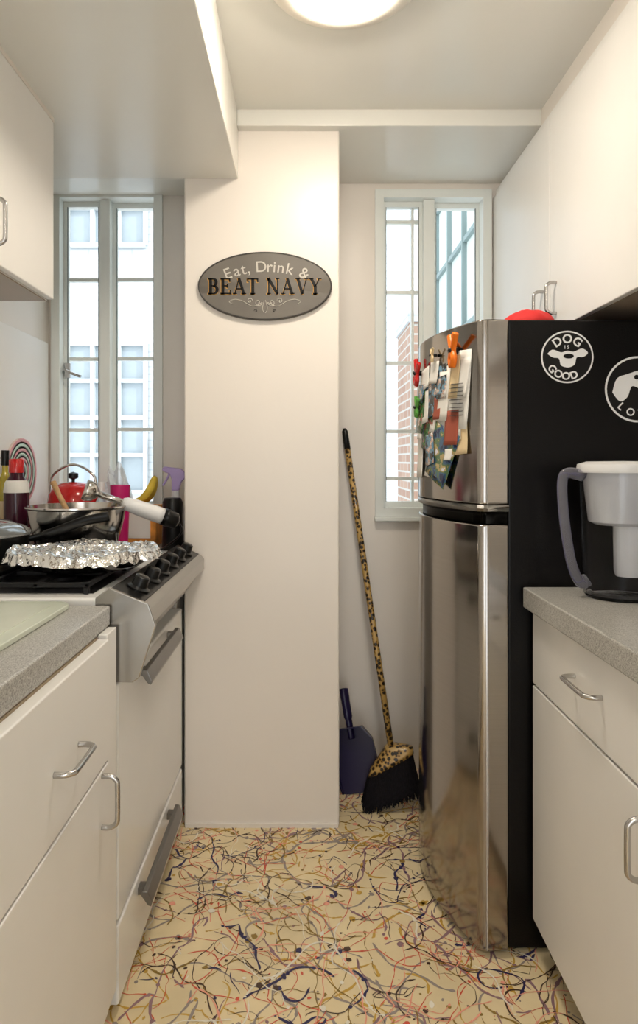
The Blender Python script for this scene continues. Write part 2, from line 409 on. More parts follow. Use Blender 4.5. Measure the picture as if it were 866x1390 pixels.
for gi, (gx, gy) in enumerate(((-.86, 1.57), (-.60, 1.57), (-.86, 1.93), (-.60, 1.93))):
    w, d, t = .118, .155, .006
    zt0, zt1 = .938, .948
    g1 = [(gx-w, gx+w, gy-d, gy-d+.01, zt0, zt1), (gx-w, gx+w, gy+d-.01, gy+d, zt0, zt1), (gx-w, gx-.035, gy-t, gy+t, zt0, zt1), (gx+.035, gx+w, gy-t, gy+t, zt0, zt1)]
    g2 = [(gx-w, gx-w+.01, gy-d, gy+d, zt0-.0005, zt1-.0005), (gx+w-.01, gx+w, gy-d, gy+d, zt0-.0005, zt1-.0005), (gx-t, gx+t, gy-d, gy-.04, zt0-.0005, zt1-.0005), (gx-t, gx+t, gy+.04, gy+d, zt0-.0005, zt1-.0005)]
    for sx in (-1, 1):
        for sy in (-1, 1):
            g2.append((gx+sx*(w-.006)-.006, gx+sx*(w-.006)+.006, gy+sy*(d-.006)-.006, gy+sy*(d-.006)+.006, .923, zt0))
    boxes('grate_a_%d' % gi, g1, M_blackm, rg, .002); boxes('grate_b_%d' % gi, g2, M_blackm, rg, .002)
    lathe('burner_%d' % gi, [(.06, .9235), (.055, .928), (.035, .930), (.035, .936), (.03, .938), (.0001, .938)], (gx, gy, 0), M_blackm, 28, parent=rg)

GZ = .9485
fp = empty('foil_covered_pan', (-.57, 1.63, .96))
lathe('pan_body', [(.0001, 0), (.11, 0), (.135, .012), (.152, .036), (.150, .038), (.0001, .030)], (-.565, 1.63, GZ), M_steelp, sx=1.12, parent=fp)
V, F = [], []
R, Q = 20, 96
V.append((-.565, 1.63, GZ+.055))
for j in range(1, R+1):
    for i in range(Q):
        a = 2*math.pi*i/Q; r = .168*j/R*(1+(.04*random.uniform(-1, 1) if j == R else 0))
        z = GZ+.050-.008*(j/R)+random.uniform(-.0035, .0035)+.004*math.sin(a*5+j*.6)
        if j == R: z = GZ+.026+random.uniform(-.005, .005)
        if j in (R-1, R-2): z += .006
        V.append((-.565+r*1.15*math.cos(a), 1.63+r*math.sin(a), z))
for i in range(Q): F.append((0, 1+i, 1+(i+1) % Q))
for j in range(R-1):
    for i in range(Q):
        k = (i+1) % Q; F.append((1+j*Q+i, 1+(j+1)*Q+i, 1+(j+1)*Q+k, 1+j*Q+k))
mk('foil_cover', V, F, M_foil, parent=fp)

pp = empty('stainless_pot', (-.705, 1.95, 1.0))
lathe('pot', [(.0001, 0), (.105, 0), (.118, .01), (.138, .09), (.143, .125), (.150, .130), (.150, .134), (.141, .134), (.134, .09), (.114, .014), (.0001, .012)], (-.70, 1.955, GZ), M_steelp, parent=pp)
sp = empty('frying_pan', (-.875, 1.70, 1.0))
lathe('pan', [(.0001, 0), (.095, 0), (.11, .01), (.125, .07), (.130, .072), (.1, .068), (.0001, .06)], (-.875, 1.715, GZ), M_black, parent=sp)
lathe('lid', [(.128, .072), (.128, .078), (.11, .093), (.07, .108), (.02, .115), (.0001, .116)], (-.875, 1.715, GZ), mat('lid_glass', (.30, .31, .31), .08, .6), parent=sp)
lathe('lid_knob', [(.008, .115), (.008, .13), (.02, .135), (.02, .148), (.0001, .15)], (-.875, 1.715, GZ), M_black, 24, parent=sp)
tube('handle', smoothpath([(-.76, 1.75, 1.005), (-.70, 1.768, 1.02), (-.62, 1.785, 1.05), (-.555, 1.80, 1.062)]), [.008]*6+[.012]*19, M_black, sp, flat=1.3)

hb = empty('hand_blender', (-.5, 2, 1.08))
A = Vector((-.655, 1.93, 1.128)); B = Vector((-.405, 2.03, 1.025)); d = (B-A)
def ln(t): return A+d*t
tube('blade_guard', [ln(-.05), ln(-.02), ln(.05), ln(.10)], [.031, .034, .028, .011], M_steelp, hb, 20)
tube('shaft', [ln(.08), ln(.45)], .010, M_steelp, hb, 16)
tube('body', [ln(.36), ln(.40), ln(.5), ln(.75), ln(.82)], [.014, .020, .023, .026, .025], M_whitep, hb, 20)
tube('grip', [ln(.815), ln(.87), ln(.97), ln(1.0)], [.027, .028, .025, .014], M_black, hb, 20)
tube('cord', smoothpath([ln(1.0), (-.40, 2.06, .99), (-.44, 2.09, .95), (-.50, 2.13, .915), (-.53, 2.16, .914)]), .0035, M_black, hb)
tube('wooden_spoon', [(-.70, 1.98, .985), (-.785, 2.03, 1.11), (-.81, 2.045, 1.15)], [.01, .008, .010], M_wood)

kt = empty('red_kettle', (-.86, 2.36, 1.0))
kc = (-.86, 2.36, .910)
lathe('body', [(.0001, 0), (.085, 0), (.092, .02), (.092, .145), (.086, .185), (.070, .212), (.04, .228), (.0001, .232)], kc, M_red, parent=kt)
lathe('lid_knob', [(.006, .23), (.006, .240), (.018, .246), (.018, .262), (.0001, .268)], kc, M_black, 20, parent=kt)
tube('handle', smoothpath([(-.94, 2.36, 1.10), (-.935, 2.36, 1.165), (-.86, 2.36, 1.205), (-.785, 2.36, 1.165), (-.78, 2.36, 1.10)]), .005, M_steelp, kt)
tube('spout', smoothpath([(-.79, 2.34, 1.05), (-.76, 2.32, 1.09), (-.745, 2.31, 1.12)]), [.018]*6+[.012]*11, M_red, kt)

def bottle(name, c, r, h, m, mc, label=None):
    b = empty(name, (c[0], c[1], c[2]+h/2))
    lathe('glass_body', [(.0001, 0), (r, 0), (r, h*.6), (r*.8, h*.7), (r*.4, h*.78), (r*.38, h*.86)], c, m, 28, parent=b)
    lathe('cap', [(r*.5, h*.85), (r*.5, h), (r*.45, h*1.0), (.0001, h)], c, mc, 24, parent=b)
    if label: lathe('label', [(r*1.02, h*.2), (r*1.02, h*.5)], c, label, 28, parent=b)
b_ = empty('sauce_bottle', (-.92, 2.03, 1.05)); bc = (-.92, 2.03, .923)
lathe('glass_body', [(.0001, 0), (.038, 0), (.038, .20), (.035, .225), (.022, .245), (.019, .262)], bc, M_sauce, 32, parent=b_)
lathe('label', [(.0385, .195), (.0385, .20), (.0352, .226), (.030, .234)], bc, M_paper, 32, parent=b_)
lathe('cap', [(.023, .258), (.023, .298), (.020, .302), (.0001, .302)], bc, M_red, 24, parent=b_)
bottle('oil_bottle', (-.982, 2.085, .923), .025, .33, M_oil, M_black, M_cream)
bottle('dish_soap_bottle', (-.715, 2.23, .910), .024, .235, mat('soap_blue', (.55, .68, .75), .15), M_whitep)
tv = empty('round_trivet', (-1.0, 2.25, 1.18))
RY = Matrix.Rotation(math.radians(90), 3, 'Y')
lathe('disc', [(.0001, 0), (.118, 0), (.118, .008), (.0001, .008)], (-1.007, 2.25, 1.18), mat('trivet_base', (.76, .62, .56), .5), parent=tv, M=RY)
for i, (a, b, m) in enumerate(((.118, .106, M_pink), (.100, .089, M_mint), (.083, .073, M_pink), (.067, .057, M_mint), (.051, .041, M_pink), (.035, .025, M_mint))):
    lathe('ring_%d' % i, [(b, .008), (b+.001, .0088), (a-.001, .0088), (a, .008)], (-1.007, 2.25, 1.18), m, parent=tv, M=RY)

lathe('magenta_tumbler', [(.0001, 0), (.026, 0), (.034, .225), (.031, .225), (.024, .01), (.0001, .01)], (-.640, 2.20, .910), M_magenta, 32)
tb = empty('tea_box', (-.60, 2.33, 1.0))
box('carton', -.66, -.54, 2.30, 2.42, .910, 1.055, M_box, tb, .003)
box('carton_label', -.65, -.56, 2.298, 2.30, .94, 1.03, M_paper, tb)
bn = empty('banana_bunch', (-.58, 2.36, 1.1))
for i in range(4):
    off = i*.017
    pts = smoothpath([(-.635+off*.3, 2.33+off, 1.068), (-.60+off*.2, 2.33+off, 1.078), (-.572, 2.335+off, 1.11), (-.562, 2.36+off*.2, 1.148), (-.562, 2.365, 1.162)])
    n = len(pts); tube('banana_%d' % i, pts, [.004+.011*math.sin(math.pi*min(1, k/(n-1)*1.05))**.6 if k < n-1 else .005 for k in range(n)], M_yellow, bn, 10)
sy = empty('spray_bottle', (-.475, 2.33, 1.05))
lathe('bottle', [(.0001, 0), (.034, 0), (.036, .03), (.034, .13), (.014, .18), (.013, .20)], (-.475, 2.33, .910), M_whitep, 28, parent=sy)
prism_y('spray_head', [(-.488, 1.11), (-.462, 1.11), (-.455, 1.14), (-.440, 1.155), (-.436, 1.172), (-.455, 1.19), (-.515, 1.198), (-.524, 1.190), (-.520, 1.180), (-.495, 1.170), (-.488, 1.15)], 2.318, 2.342, M_purple, sy, .004)
tube('trigger', smoothpath([(-.498, 2.33, 1.172), (-.508, 2.33, 1.15), (-.522, 2.33, 1.128)]), .004, M_purple, sy)
cg = empty('coffee_grinder', (-.46, 2.21, 1.0))
lathe('base', [(.0001, 0), (.036, 0), (.038, .01), (.034, .10), (.034, .12)], (-.462, 2.215, .910), M_black, 28, parent=cg)
lathe('lid', [(.034, .12), (.035, .165), (.028, .18), (.0001, .182)], (-.462, 2.215, .910), M_black, 28, parent=cg)
bm = bmesh.new(); bmesh.ops.create_icosphere(bm, subdivisions=4, radius=1)
for v_ in bm.verts:
    n = v_.co.copy(); k = 1+.14*math.sin(n.x*9+n.z*7)+.1*math.sin(n.y*13-n.z*5)
    v_.co = Vector((n.x*.055*k, n.y*.045*k, max(-.135, n.z*.14*k))) + Vector((-.72, 2.44, 1.047))
me = bpy.data.meshes.new('plastic_bag'); bm.to_mesh(me); bm.free(); me.materials.append(M_bag)
o = bpy.data.objects.new('plastic_bag', me); COL.objects.link(o)

# ------------------------------------------------------------------ left wall cabinet
p = empty('wall_cabinet', (-.85, .8, 1.9))
box('carcass', XL+.002, -.708, -.2, 1.747, 1.658, 2.150, M_cab, p)
box('seam_backing', -.710, -.7075, -.2, 1.745, 1.662, 2.148, M_seam, p)
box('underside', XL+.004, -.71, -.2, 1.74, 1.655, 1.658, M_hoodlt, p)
for i, (a, b) in enumerate(((1.335, 1.747), (.80, 1.33), (.26, .795), (-.2, .255))):
    box('door_%d' % i, -.7075, -.69, a, b, 1.66, 2.146, M_cab, p, .003)
    pull('pull_%d' % i, (-.69, a+.065, 1.745), (0, 0, 1), .10, (.03, 0, 0), M_chrome, p)
ut = empty('hanging_spatula', (-.93, 1.90, 1.6))
tube('hook', [(-1.005, 1.93, 1.66), (-.985, 1.93, 1.66), (-.975, 1.93, 1.675)], .004, M_chrome, ut)
tube('handle', [(-.98, 1.93, 1.67), (-.985, 1.93, 1.58)], [.008, .006], M_black, ut)
box('blade', -.992, -.982, 1.90, 1.96, 1.50, 1.585, M_black, ut, .002)

# ------------------------------------------------------------------ right base cabinet
p = empty('base_cabinet', (.85, .6, .45))
box('carcass', .577, XR-.002, -.4, 1.565, .09, .858, M_cab, p)
box('seam_backing', .5745, .577, -.4, 1.555, .105, .85, M_seam, p)
box('toe_kick', .63, XR-.002, -.4, 1.565, .001, .09, M_dark, p)
for i, (a, b) in enumerate(((.95, 1.562), (.33, .945), (-.4, .325))):
    box('drawer_%d' % i, .555, .5745, a, b, .676, .854, M_cab, p, .003)
    box('door_%d' % i, .555, .5745, a, b, .10, .671, M_cab, p, .003)
    pull('drawer_pull_%d' % i, (.555, (a+b)/2, .775), (0, 1, 0), .12, (-.03, 0, 0), M_chrome, p)
    pull('door_pull_%d' % i, (.555, a+.09, .585), (0, 0, 1), .10, (-.03, 0, 0), M_chrome, p)
p = empty('countertop', (.84, .6, .89))
box('slab', .534, XR-.001, -.4, 1.570, .859, .909, M_counter, p, .004)

p = empty('wall_cabinet', (.95, 1.5, 1.95))
box('carcass', .760, XR-.002, -.2, YB-.002, 1.612, 2.285, M_cab, p)
box('seam_backing', .758, .760, -.2, 2.515, 1.614, 2.25, M_seam, p)
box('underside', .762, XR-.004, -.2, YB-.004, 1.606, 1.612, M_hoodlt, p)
box('crown', .752, .775, -.2, YB-.002, 2.262, 2.29, M_cab, p, .004)
for i, (a, b) in enumerate(((1.938, 2.522), (1.33, 1.934), (.72, 1.326), (.1, .716))):
    box('door_%d' % i, .74, .758, a, b, 1.606, 2.256, M_cab, p, .003)
    yy = a+.05 if i % 2 == 0 else b-.05
    pull('pull_%d' % i, (.74, yy, 1.70), (0, 0, 1), .09, (-.03, 0, 0), M_chrome, p)

# ------------------------------------------------------------------ fridge
fr = empty('refrigerator', (.8, 1.87, .8))
box('body', .50, XR-.015, 1.58, 2.18, .010, 1.569, M_fridge, fr, .006)
boxes('feet', [(.53, .57, 1.62, 1.66, .001, .012), (.53, .57, 2.10, 2.14, .001, .012), (1.05, 1.09, 1.62, 1.66, .001, .012), (1.05, 1.09, 2.10, 2.14, .001, .012)], M_black, fr)
def dX(y): return .43-.09*(1-((y-1.87)/.31)**2)
def doorprof(off=0.0):
    P_ = [(.497, 1.562+off)]
    P_.append((.445, 1.562+off))
    for k in range(5):
        a = k/4*math.pi/2
        P_.append((.445-(.445-dX(1.575)-off)*math.sin(a), 1.575+off-.013*math.cos(a)))
    for k in range(1, 40):
        y = 1.575+off+(2.165-1.575-2*off)*k/39; P_.append((dX(y)+off, y))
    P_ += [(.44, 2.178-off), (.497, 2.178-off)]
    return P_
def door(nm, z0, z1, m, off=0, bev=.006):
    pr = doorprof(off); o_ = prism_z(nm, pr, z0, z1, m, fr, 0)
    for q in o_.data.polygons: q.use_smooth = True
    if bev:
        md = o_.modifiers.new('bevel', 'BEVEL'); md.width = bev; md.segments = 3; md.limit_method = 'ANGLE'; md.angle_limit = math.radians(50)
    md = o_.modifiers.new('wn', 'WEIGHTED_NORMAL')
    return o_
door('freezer_door', 1.112, 1.566, M_steel)
door('fridge_door', .018, 1.062, M_steel)
door('gap_trim', 1.064, 1.110, M_black, .012, 0)
door('freezer_lip', 1.095, 1.1105, M_panel, -.002, 0)

def dpatch(name, yc, zc, w, h, rot, m, off, parent, n=6):
    V, F = [], []
    cr, sr = math.cos(math.radians(rot)), math.sin(math.radians(rot))
    for j in range(n+1):
        for i in range(n+1):
            u = (i/n-.5)*w; t = (j/n-.5)*h
            y = yc+(u*cr-t*sr); z = zc+(u*sr+t*cr)
            V.append((dX(y)-off-.005*(1-j/n)**2, y, z))
    for j in range(n):
        for i in range(n): F.append((j*(n+1)+i, j*(n+1)+i+1, (j+1)*(n+1)+i+1, (j+1)*(n+1)+i))
    o_ = mk(name, V, F, m, smooth=True, parent=parent, fix=False)
    md = o_.modifiers.new('s', 'SOLIDIFY'); md.thickness = .0006
    return o_
pa = empty('fridge_papers', (.38, 1.7, 1.35))
L_ = [('paper_a', 1.632, 1.40, .080, .20, 3, M_paper, .002), ('paper_b', 1.66, 1.37, .070, .20, -6, M_paper, .003), ('tag', 1.64, 1.435, .035, .11, 4, M_cream, .006),
      ('card_red', 1.652, 1.305, .055, .09, 0, M_cardr, .007), ('paper_c', 1.61, 1.43, .035, .10, 8, M_paper, .004), ('paper_d', 1.625, 1.275, .055, .08, -5, M_cream, .003),
      ('photo_big', 1.70, 1.235, .115, .15, 24, M_photo1, .008), ('photo_b', 1.765, 1.40, .085, .12, -8, M_photo2, .003), ('photo_c', 1.74, 1.46, .05, .06, 6, M_paper, .005),
      ('photo_d', 1.79, 1.30, .07, .10, 10, M_photo3, .004), ('paper_e', 1.81, 1.45, .07, .06, -8, M_paper, .004), ('photo_e', 1.86, 1.37, .11, .14, 5, M_photo3, .007),
      ('paper_f', 1.88, 1.24, .09, .14, -4, M_paper, .003), ('photo_f', 1.755, 1.25, .055, .085, -12, M_photo2, .011), ('paper_g', 1.66, 1.235, .03, .03, 0, M_paper, .01),
      ('photo_g', 1.72, 1.36, .035, .06, 0, M_cardr, .006), ('paper_h', 1.84, 1.31, .05, .06, 8, M_paper, .009), ('paper_i', 1.70, 1.43, .05, .09, -3, M_photo2, .004), ('paper_j', 1.72, 1.33, .09, .08, 12, M_paper, .0015),
      ('paper_k', 1.69, 1.39, .05, .13, 5, M_paper, .0045), ('paper_l', 1.80, 1.37, .05, .09, -5, M_paper, .006), ('photo_h', 1.83, 1.41, .05, .05, 5, M_photo2, .009), ('paper_m', 1.78, 1.21, .05, .07, 6, M_paper, .002)]
for a in L_: dpatch(a[0], *a[1:7], a[7], pa)
for k in range(9):
    dpatch('print_line_%d' % k, 1.628, 1.335+k*.010, .045, .0022, 3, M_signrim, .0095, pa, 3)
def clip(name, y, z, m, s=1.0, rot=0):
    e = empty(name, (dX(y)-.02, y, z)); x = dX(y)-.016
    a = math.radians(rot)
    def q(u, v, dx=0): return (x+dx, y+s*(u*math.cos(a)-v*math.sin(a)), z+s*(u*math.sin(a)+v*math.cos(a)))
    for sd in (-1, 1):
        tube('arm_%d' % (sd+1), smoothpath([q(sd*.004, -.035), q(sd*.014, -.018), q(sd*.004, 0), q(sd*.018, .02), q(sd*.028, .035)]), .0055*s, m, e, flat=1.4)
    tube('spring', [q(-.008, 0, -.006), q(.008, 0, -.006)], .005*s, M_black, e)
    tube('magnet', [q(0, 0, .014), q(0, 0, 0)], .008*s, M_black, e)
    return e
clip('magnet_clip', 1.635, 1.502, M_orange, 1.15, 5)
clip('magnet_clip', 1.865, 1.475, M_red, 1.0, 20)
clip('magnet_clip', 1.865, 1.375, M_green, .8, 15)
clip('magnet_clip', 1.73, 1.505, M_cream, .5, 0)

bm = bmesh.new(); bmesh.ops.create_icosphere(bm, subdivisions=4, radius=1)
for v_ in bm.verts:
    n = v_.co; v_.co = Vector((.59+n.x*.065*(1+.1*math.sin(n.y*6)), 1.70+n.y*.09, 1.570+max(0, n.z)*.045*(1+.15*math.sin(n.x*7+n.y*5))))
me = bpy.data.meshes.new('red_oven_mitt'); bm.to_mesh(me); bm.free(); me.materials.append(M_redp)
for q in me.polygons: q.use_smooth = True
COL.objects.link(bpy.data.objects.new('red_oven_mitt', me))

# ------------------------------------------------------------------ lettering helpers
def font_char(ch, size, loc, roll, m, parent, ext=.0006, bold=0):
    c = bpy.data.curves.new('t', 'FONT'); c.body = ch; c.size = size; c.align_x = 'CENTER'; c.extrude = ext; c.offset = bold
    o_ = bpy.data.objects.new('t', c); COL.objects.link(o_)
    bpy.context.view_layer.update()
    me = bpy.data.meshes.new_from_object(o_.evaluated_get(bpy.context.evaluated_depsgraph_get()))
    bpy.data.objects.remove(o_)
    me.transform(Matrix.Translation(loc) @ Matrix.Rotation(roll, 4, 'Y') @ Matrix.Rotation(math.pi/2, 4, 'X'))
    me.materials.clear(); me.materials.append(m)
    n = bpy.data.objects.new('letter_'+(ch if ch.isalpha() else 'mark'), me); COL.objects.link(n); return adopt(n, parent)
def arc_text(txt, size, c, R, a0, a1, y, m, parent, bottom=False, bold=0):
    n = len(txt)
    for i, ch in enumerate(txt):
        if ch == ' ': continue
        a = math.radians(a0+(a1-a0)*i/max(1, n-1))
        s = -1 if bottom else 1
        font_char(ch, size, (c[0]+R*math.sin(a), y, c[1]+s*R*math.cos(a)), a*s, m, parent, bold=bold)

sg = empty('oval_wall_sign', (-.135, 2.11, 1.798))
RX = Matrix.Rotation(math.radians(90), 3, 'X')
sc = (-.135, 2.1255, 1.798)
lathe('board', [(.0001, 0), (.222, 0), (.222, .010), (.217, .014), (.0001, .014)], sc, M_sign, 96, 1, .51, sg, M=RX)
def ell(nm, rx, rz, r, m, y):
    tube(nm, [(sc[0]+rx*math.cos(t*math.pi/48), y, sc[2]+rz*math.sin(t*math.pi/48)) for t in range(96)], r, m, sg, 6, True)
ell('rim', .219, .110, .003, M_signrim, 2.113)
ys = 2.111
txt = "Eat, Drink &"; wd = {'E': .62, 'a': .58, 't': .36, ',': .3, ' ': .34, 'D': .72, 'r': .4, 'i': .27, 'n': .6, 'k': .56, '&': .75}
tot = sum(wd[c] for c in txt); pos = 0; span = .275
for ch in txt:
    u = (pos+wd[ch]/2)/tot-.5; pos += wd[ch]
    if ch == ' ': continue
    x = sc[0]+.005+u*span; z = sc[2]+.046-.028*(2*u)**2
    font_char(ch, .052, (x, ys-.0005, z), math.atan(2*.028*4*u/span), M_letterw, sg, bold=.0001)
def seg(x0, y0, x1, y1, w):
    dx, dy = x1-x0, y1-y0; l = math.hypot(dx, dy); nx, ny = -dy/l*w/2, dx/l*w/2
    return [(x0+nx, y0+ny), (x1+nx, y1+ny), (x1-nx, y1-ny), (x0-nx, y0-ny)]
def arc(cx, cy, rx, ry, w0, w1):
    out = []; n = 10
    for i in range(n):
        a, b = math.pi/2-math.pi*i/n, math.pi/2-math.pi*(i+1)/n
        wa = w0+(w1-w0)*math.sin(math.pi*i/n); wb_ = w0+(w1-w0)*math.sin(math.pi*(i+1)/n)
        P1 = [(cx+(rx+k*wa/2)*math.cos(a), cy+(ry+k*wa/2)*math.sin(a)) for k in (1, -1)]
        P2 = [(cx+(rx+k*wb_/2)*math.cos(b), cy+(ry+k*wb_/2)*math.sin(b)) for k in (1, -1)]
        out.append([P1[0], P2[0], P2[1], P1[1]])
    return out
T, K = .08, .19
G = {
 'B': ([seg(.18, 0, .18, 1, K), seg(.02, .965, .36, .965, T), seg(.02, .035, .38, .035, T), seg(.18, .52, .38, .52, T)]+arc(.36, .745, .2, .22, T, K)+arc(.38, .275, .25, .24, T, K), .76),
 'E': ([seg(.18, 0, .18, 1, K), seg(.02, .965, .66, .965, T), seg(.02, .035, .70, .035, T), seg(.18, .52, .48, .52, T), seg(.64, .78, .64, 1, T), seg(.68, 0, .68, .25, T), seg(.48, .40, .48, .64, T)], .78),
 'A': ([seg(.14, 0, .42, 1, T), seg(.42, 1, .74, 0, K), seg(.2, .33, .64, .33, T), seg(0, .03, .28, .03, .06), seg(.58, .03, .9, .03, .06)], .90),
 'T': ([seg(.38, 0, .38, 1, K), seg(.02, .965, .74, .965, T), seg(.05, .76, .05, 1, T), seg(.71, .76, .71, 1, T), seg(.22, .03, .54, .03, .06)], .78),
 'N': ([seg(.16, 0, .16, 1, T), seg(.14, 1, .74, 0, K), seg(.74, 0, .74, 1, T), seg(.02, .97, .24, .97, .06), seg(.03, .03, .29, .03, .06), seg(.62, .97, .87, .97, .06)], .92),
 'V': ([seg(.16, 1, .46, 0, K), seg(.46, 0, .74, 1, T), seg(0, .97, .32, .97, .06), seg(.6, .97, .88, .97, .06)], .84),
 'Y': ([seg(.15, 1, .42, .48, K), seg(.70, 1, .42, .48, T), seg(.42, 0, .42, .52, K), seg(0, .97, .3, .97, .06), seg(.57, .97, .84, .97, .06), seg(.27, .03, .57, .03, .06)], .82)}
word = 'BEAT NAVY'
tw = sum(.45 if c == ' ' else G[c][1]+.07 for c in word)
def serif(nm, m, dx, dz, y, grow):
    V, F = [], []; x = 0; Wd = .378; H = .052; sxx = Wd/tw
    for ch in word:
        if ch == ' ': x += .45; continue
        for q in G[ch][0]:
            cx = sum(a for a, b in q)/4; cy = sum(b for a, b in q)/4
            b0 = len(V)
            for yy in (y, y+.0012):
                for (a, b) in q:
                    aa = a+(grow if a > cx else -grow); bb = b+(grow if b > cy else -grow)
                    V.append((sc[0]-Wd/2+(x+aa)*sxx+dx, yy, sc[2]-.028+bb*H+dz))
            F += [(b0, b0+1, b0+2, b0+3)]+[(b0+i, b0+(i+1) % 4, b0+4+(i+1) % 4, b0+4+i) for i in range(4)]
        x += G[ch][1]+.07
    mk(nm, V, F, m, parent=sg)
serif('letters_gold', M_gold, -.0008, -.0006, ys-.0008, .028)
serif('letters_black', M_ink, .0003, .0003, ys-.0016, .008)
def spiral(cx, cz, r, a0, turns, sgn):
    return [(cx+sgn*r*(1-t/26)*math.cos(a0+turns*2*math.pi*t/24), ys-.0003, cz+r*(1-t/26)*math.sin(a0+turns*2*math.pi*t/24)) for t in range(25)]
for s in (-1, 1):
    tube('scroll_a', spiral(sc[0]+s*.022, sc[2]-.055, .013, math.pi, 1.3, s), .0014, M_letterw, sg, 5)
    tube('scroll_b', spiral(sc[0]+s*.05, sc[2]-.05, .010, math.pi, -1.3, s), .0012, M_letterw, sg, 5)
    tube('scroll_c', smoothpath([(sc[0]+s*.01, ys-.0003, sc[2]-.055), (sc[0]+s*.04, ys-.0003, sc[2]-.068), (sc[0]+s*.075, ys-.0003, sc[2]-.05), (sc[0]+s*.10, ys-.0003, sc[2]-.045), (sc[0]+s*.118, ys-.0003, sc[2]-.052), (sc[0]+s*.108, ys-.0003, sc[2]-.060)]), .0012, M_letterw, sg, 5)
    tube('scroll_d', spiral(sc[0]+s*.03, sc[2]-.083, .006, 0, 1.0, s), .0008, M_ink, sg, 5)
    tube('scroll_e', smoothpath([(sc[0]+s*.002, ys-.0003, sc[2]-.048), (sc[0]+s*.008, ys-.0003, sc[2]-.075), (sc[0]+s*.002, ys-.0003, sc[2]-.09)]), .001, M_letterw, sg, 5)

def disc(nm, c, r, m, y, parent, sx=1, sz=1, n=48):
    return mk(nm, [(c[0]+r*sx*math.cos(2*math.pi*i/n), y, c[1]+r*sz*math.sin(2*math.pi*i/n)) for i in range(n)], [tuple(range(n))], m, parent=parent, fix=False)
def poly(nm, c, pts, s, m, y, parent):
    pp_ = smoothpath([(a, b, 0) for a, b in pts]+[(pts[0][0], pts[0][1], 0)], 4)[:-1]
    return mk(nm, [(c[0]+q.x*s, y, c[1]+q.y*s) for q in pp_], [tuple(range(len(pp_)))], m, parent=parent, fix=False)
FY = 1.5785
s1 = empty('round_dog_sticker', (.647, FY, 1.476)); c1 = (.647, 1.476)
disc('white_disc', c1, .065, M_white, FY, s1); disc('black_disc', c1, .061, M_ink, FY-.0003, s1)
arc_text('DOG', .030, c1, .035, -34, 34, FY-.0006, M_white, s1, bold=.0006)
font_char('I', .013, (c1[0]-.006, FY-.0006, c1[1]+.020), 0, M_white, s1); font_char('S', .013, (c1[0]+.002, FY-.0006, c1[1]+.020), 0, M_white, s1)
arc_text('GOOD', .026, c1, .056, -52, 20, FY-.0006, M_white, s1, bottom=True, bold=.0006)
poly('dog_head', c1, [(-.95, .15), (-.7, .35), (-.3, .22), (0, .3), (.3, .25), (.7, .4), (.98, .2), (.75, .0), (.45, -.02), (.35, -.35), (.05, -.5), (-.3, -.4), (-.4, -.08), (-.7, -.02)], .052, M_white, FY-.0006, s1)
disc('dog_nose', (c1[0]+.003, c1[1]+.002), .010, M_ink, FY-.0010, s1, 1.3, .6)
s2 = empty('round_dog_sticker', (.825, FY, 1.395)); c2 = (.822, 1.396)
disc('white_disc', c2, .082, M_white, FY, s2); disc('black_disc', c2, .077, M_ink, FY-.0003, s2)
poly('dog_head', c2, [(-.85, -.1), (-.7, .35), (-.35, .5), (.1, .62), (.6, .5), (.85, .2), (.5, -.05), (.1, .0), (-.2, .1), (-.35, -.25), (-.6, -.4)], .075, M_white, FY-.0006, s2)
disc('dog_eye', (c2[0]-.004, c2[1]+.03), .006, M_ink, FY-.0010, s2)
disc('dog_nose', (c2[0]+.026, c2[1]+.018), .010, M_ink, FY-.0010, s2)
arc_text('LOVE', .026, c2, .068, -45, 35, FY-.0006, M_white, s2, bottom=True, bold=.0004)

# ------------------------------------------------------------------ pitcher
wp = empty('water_filter_pitcher', (.72, 1.45, 1.05))
pcx, pcy, pz = .722, 1.452, .9095
lathe('jug', [(.0001, 0), (.070, 0), (.075, .006), (.082, .20), (.086, .285), (.0835, .285), (.079, .20), (.072, .008), (.0001, .006)], (pcx, pcy, pz), M_clear, 56, 1.12, .95, wp)
lathe('reservoir', [(.0001, .165), (.055, .165), (.068, .172), (.0755, .24), (.079, .284), (.0001, .284)], (pcx, pcy, pz), M_resv, 56, 1.1, .93, wp)
lathe('lid', [(.088, .283), (.090, .290), (.088, .302), (.07, .308), (.0001, .309)], (pcx, pcy, pz), M_whitep, 56, 1.12, .95, wp)
lathe('filter', [(.0001, .05), (.026, .05), (.030, .06), (.032, .166), (.0001, .166)], (pcx+.012, pcy, pz), M_whitep, 32, 1, 1, wp)
hp = smoothpath([(pcx-.088, pcy, pz+.275), (pcx-.125, pcy, pz+.282), (pcx-.138, pcy, pz+.262), (pcx-.134, pcy, pz+.18), (pcx-.118, pcy, pz+.08), (pcx-.098, pcy, pz+.035), (pcx-.080, pcy, pz+.04)], 6)
tube('handle', hp, .010, M_handle, wp, 12, flat=1.5)
tube('handle_edge', [(q.x-.009, q.y, q.z) for q in hp], .0018, mat('handle_edge', (.05, .045, .12), .2), wp, 8)
tube('handle_inner_edge', [(q.x+.010, q.y, q.z) for q in hp[2:-4]], .0014, mat('handle_edge_b', (.08, .07, .16), .2), wp, 8)

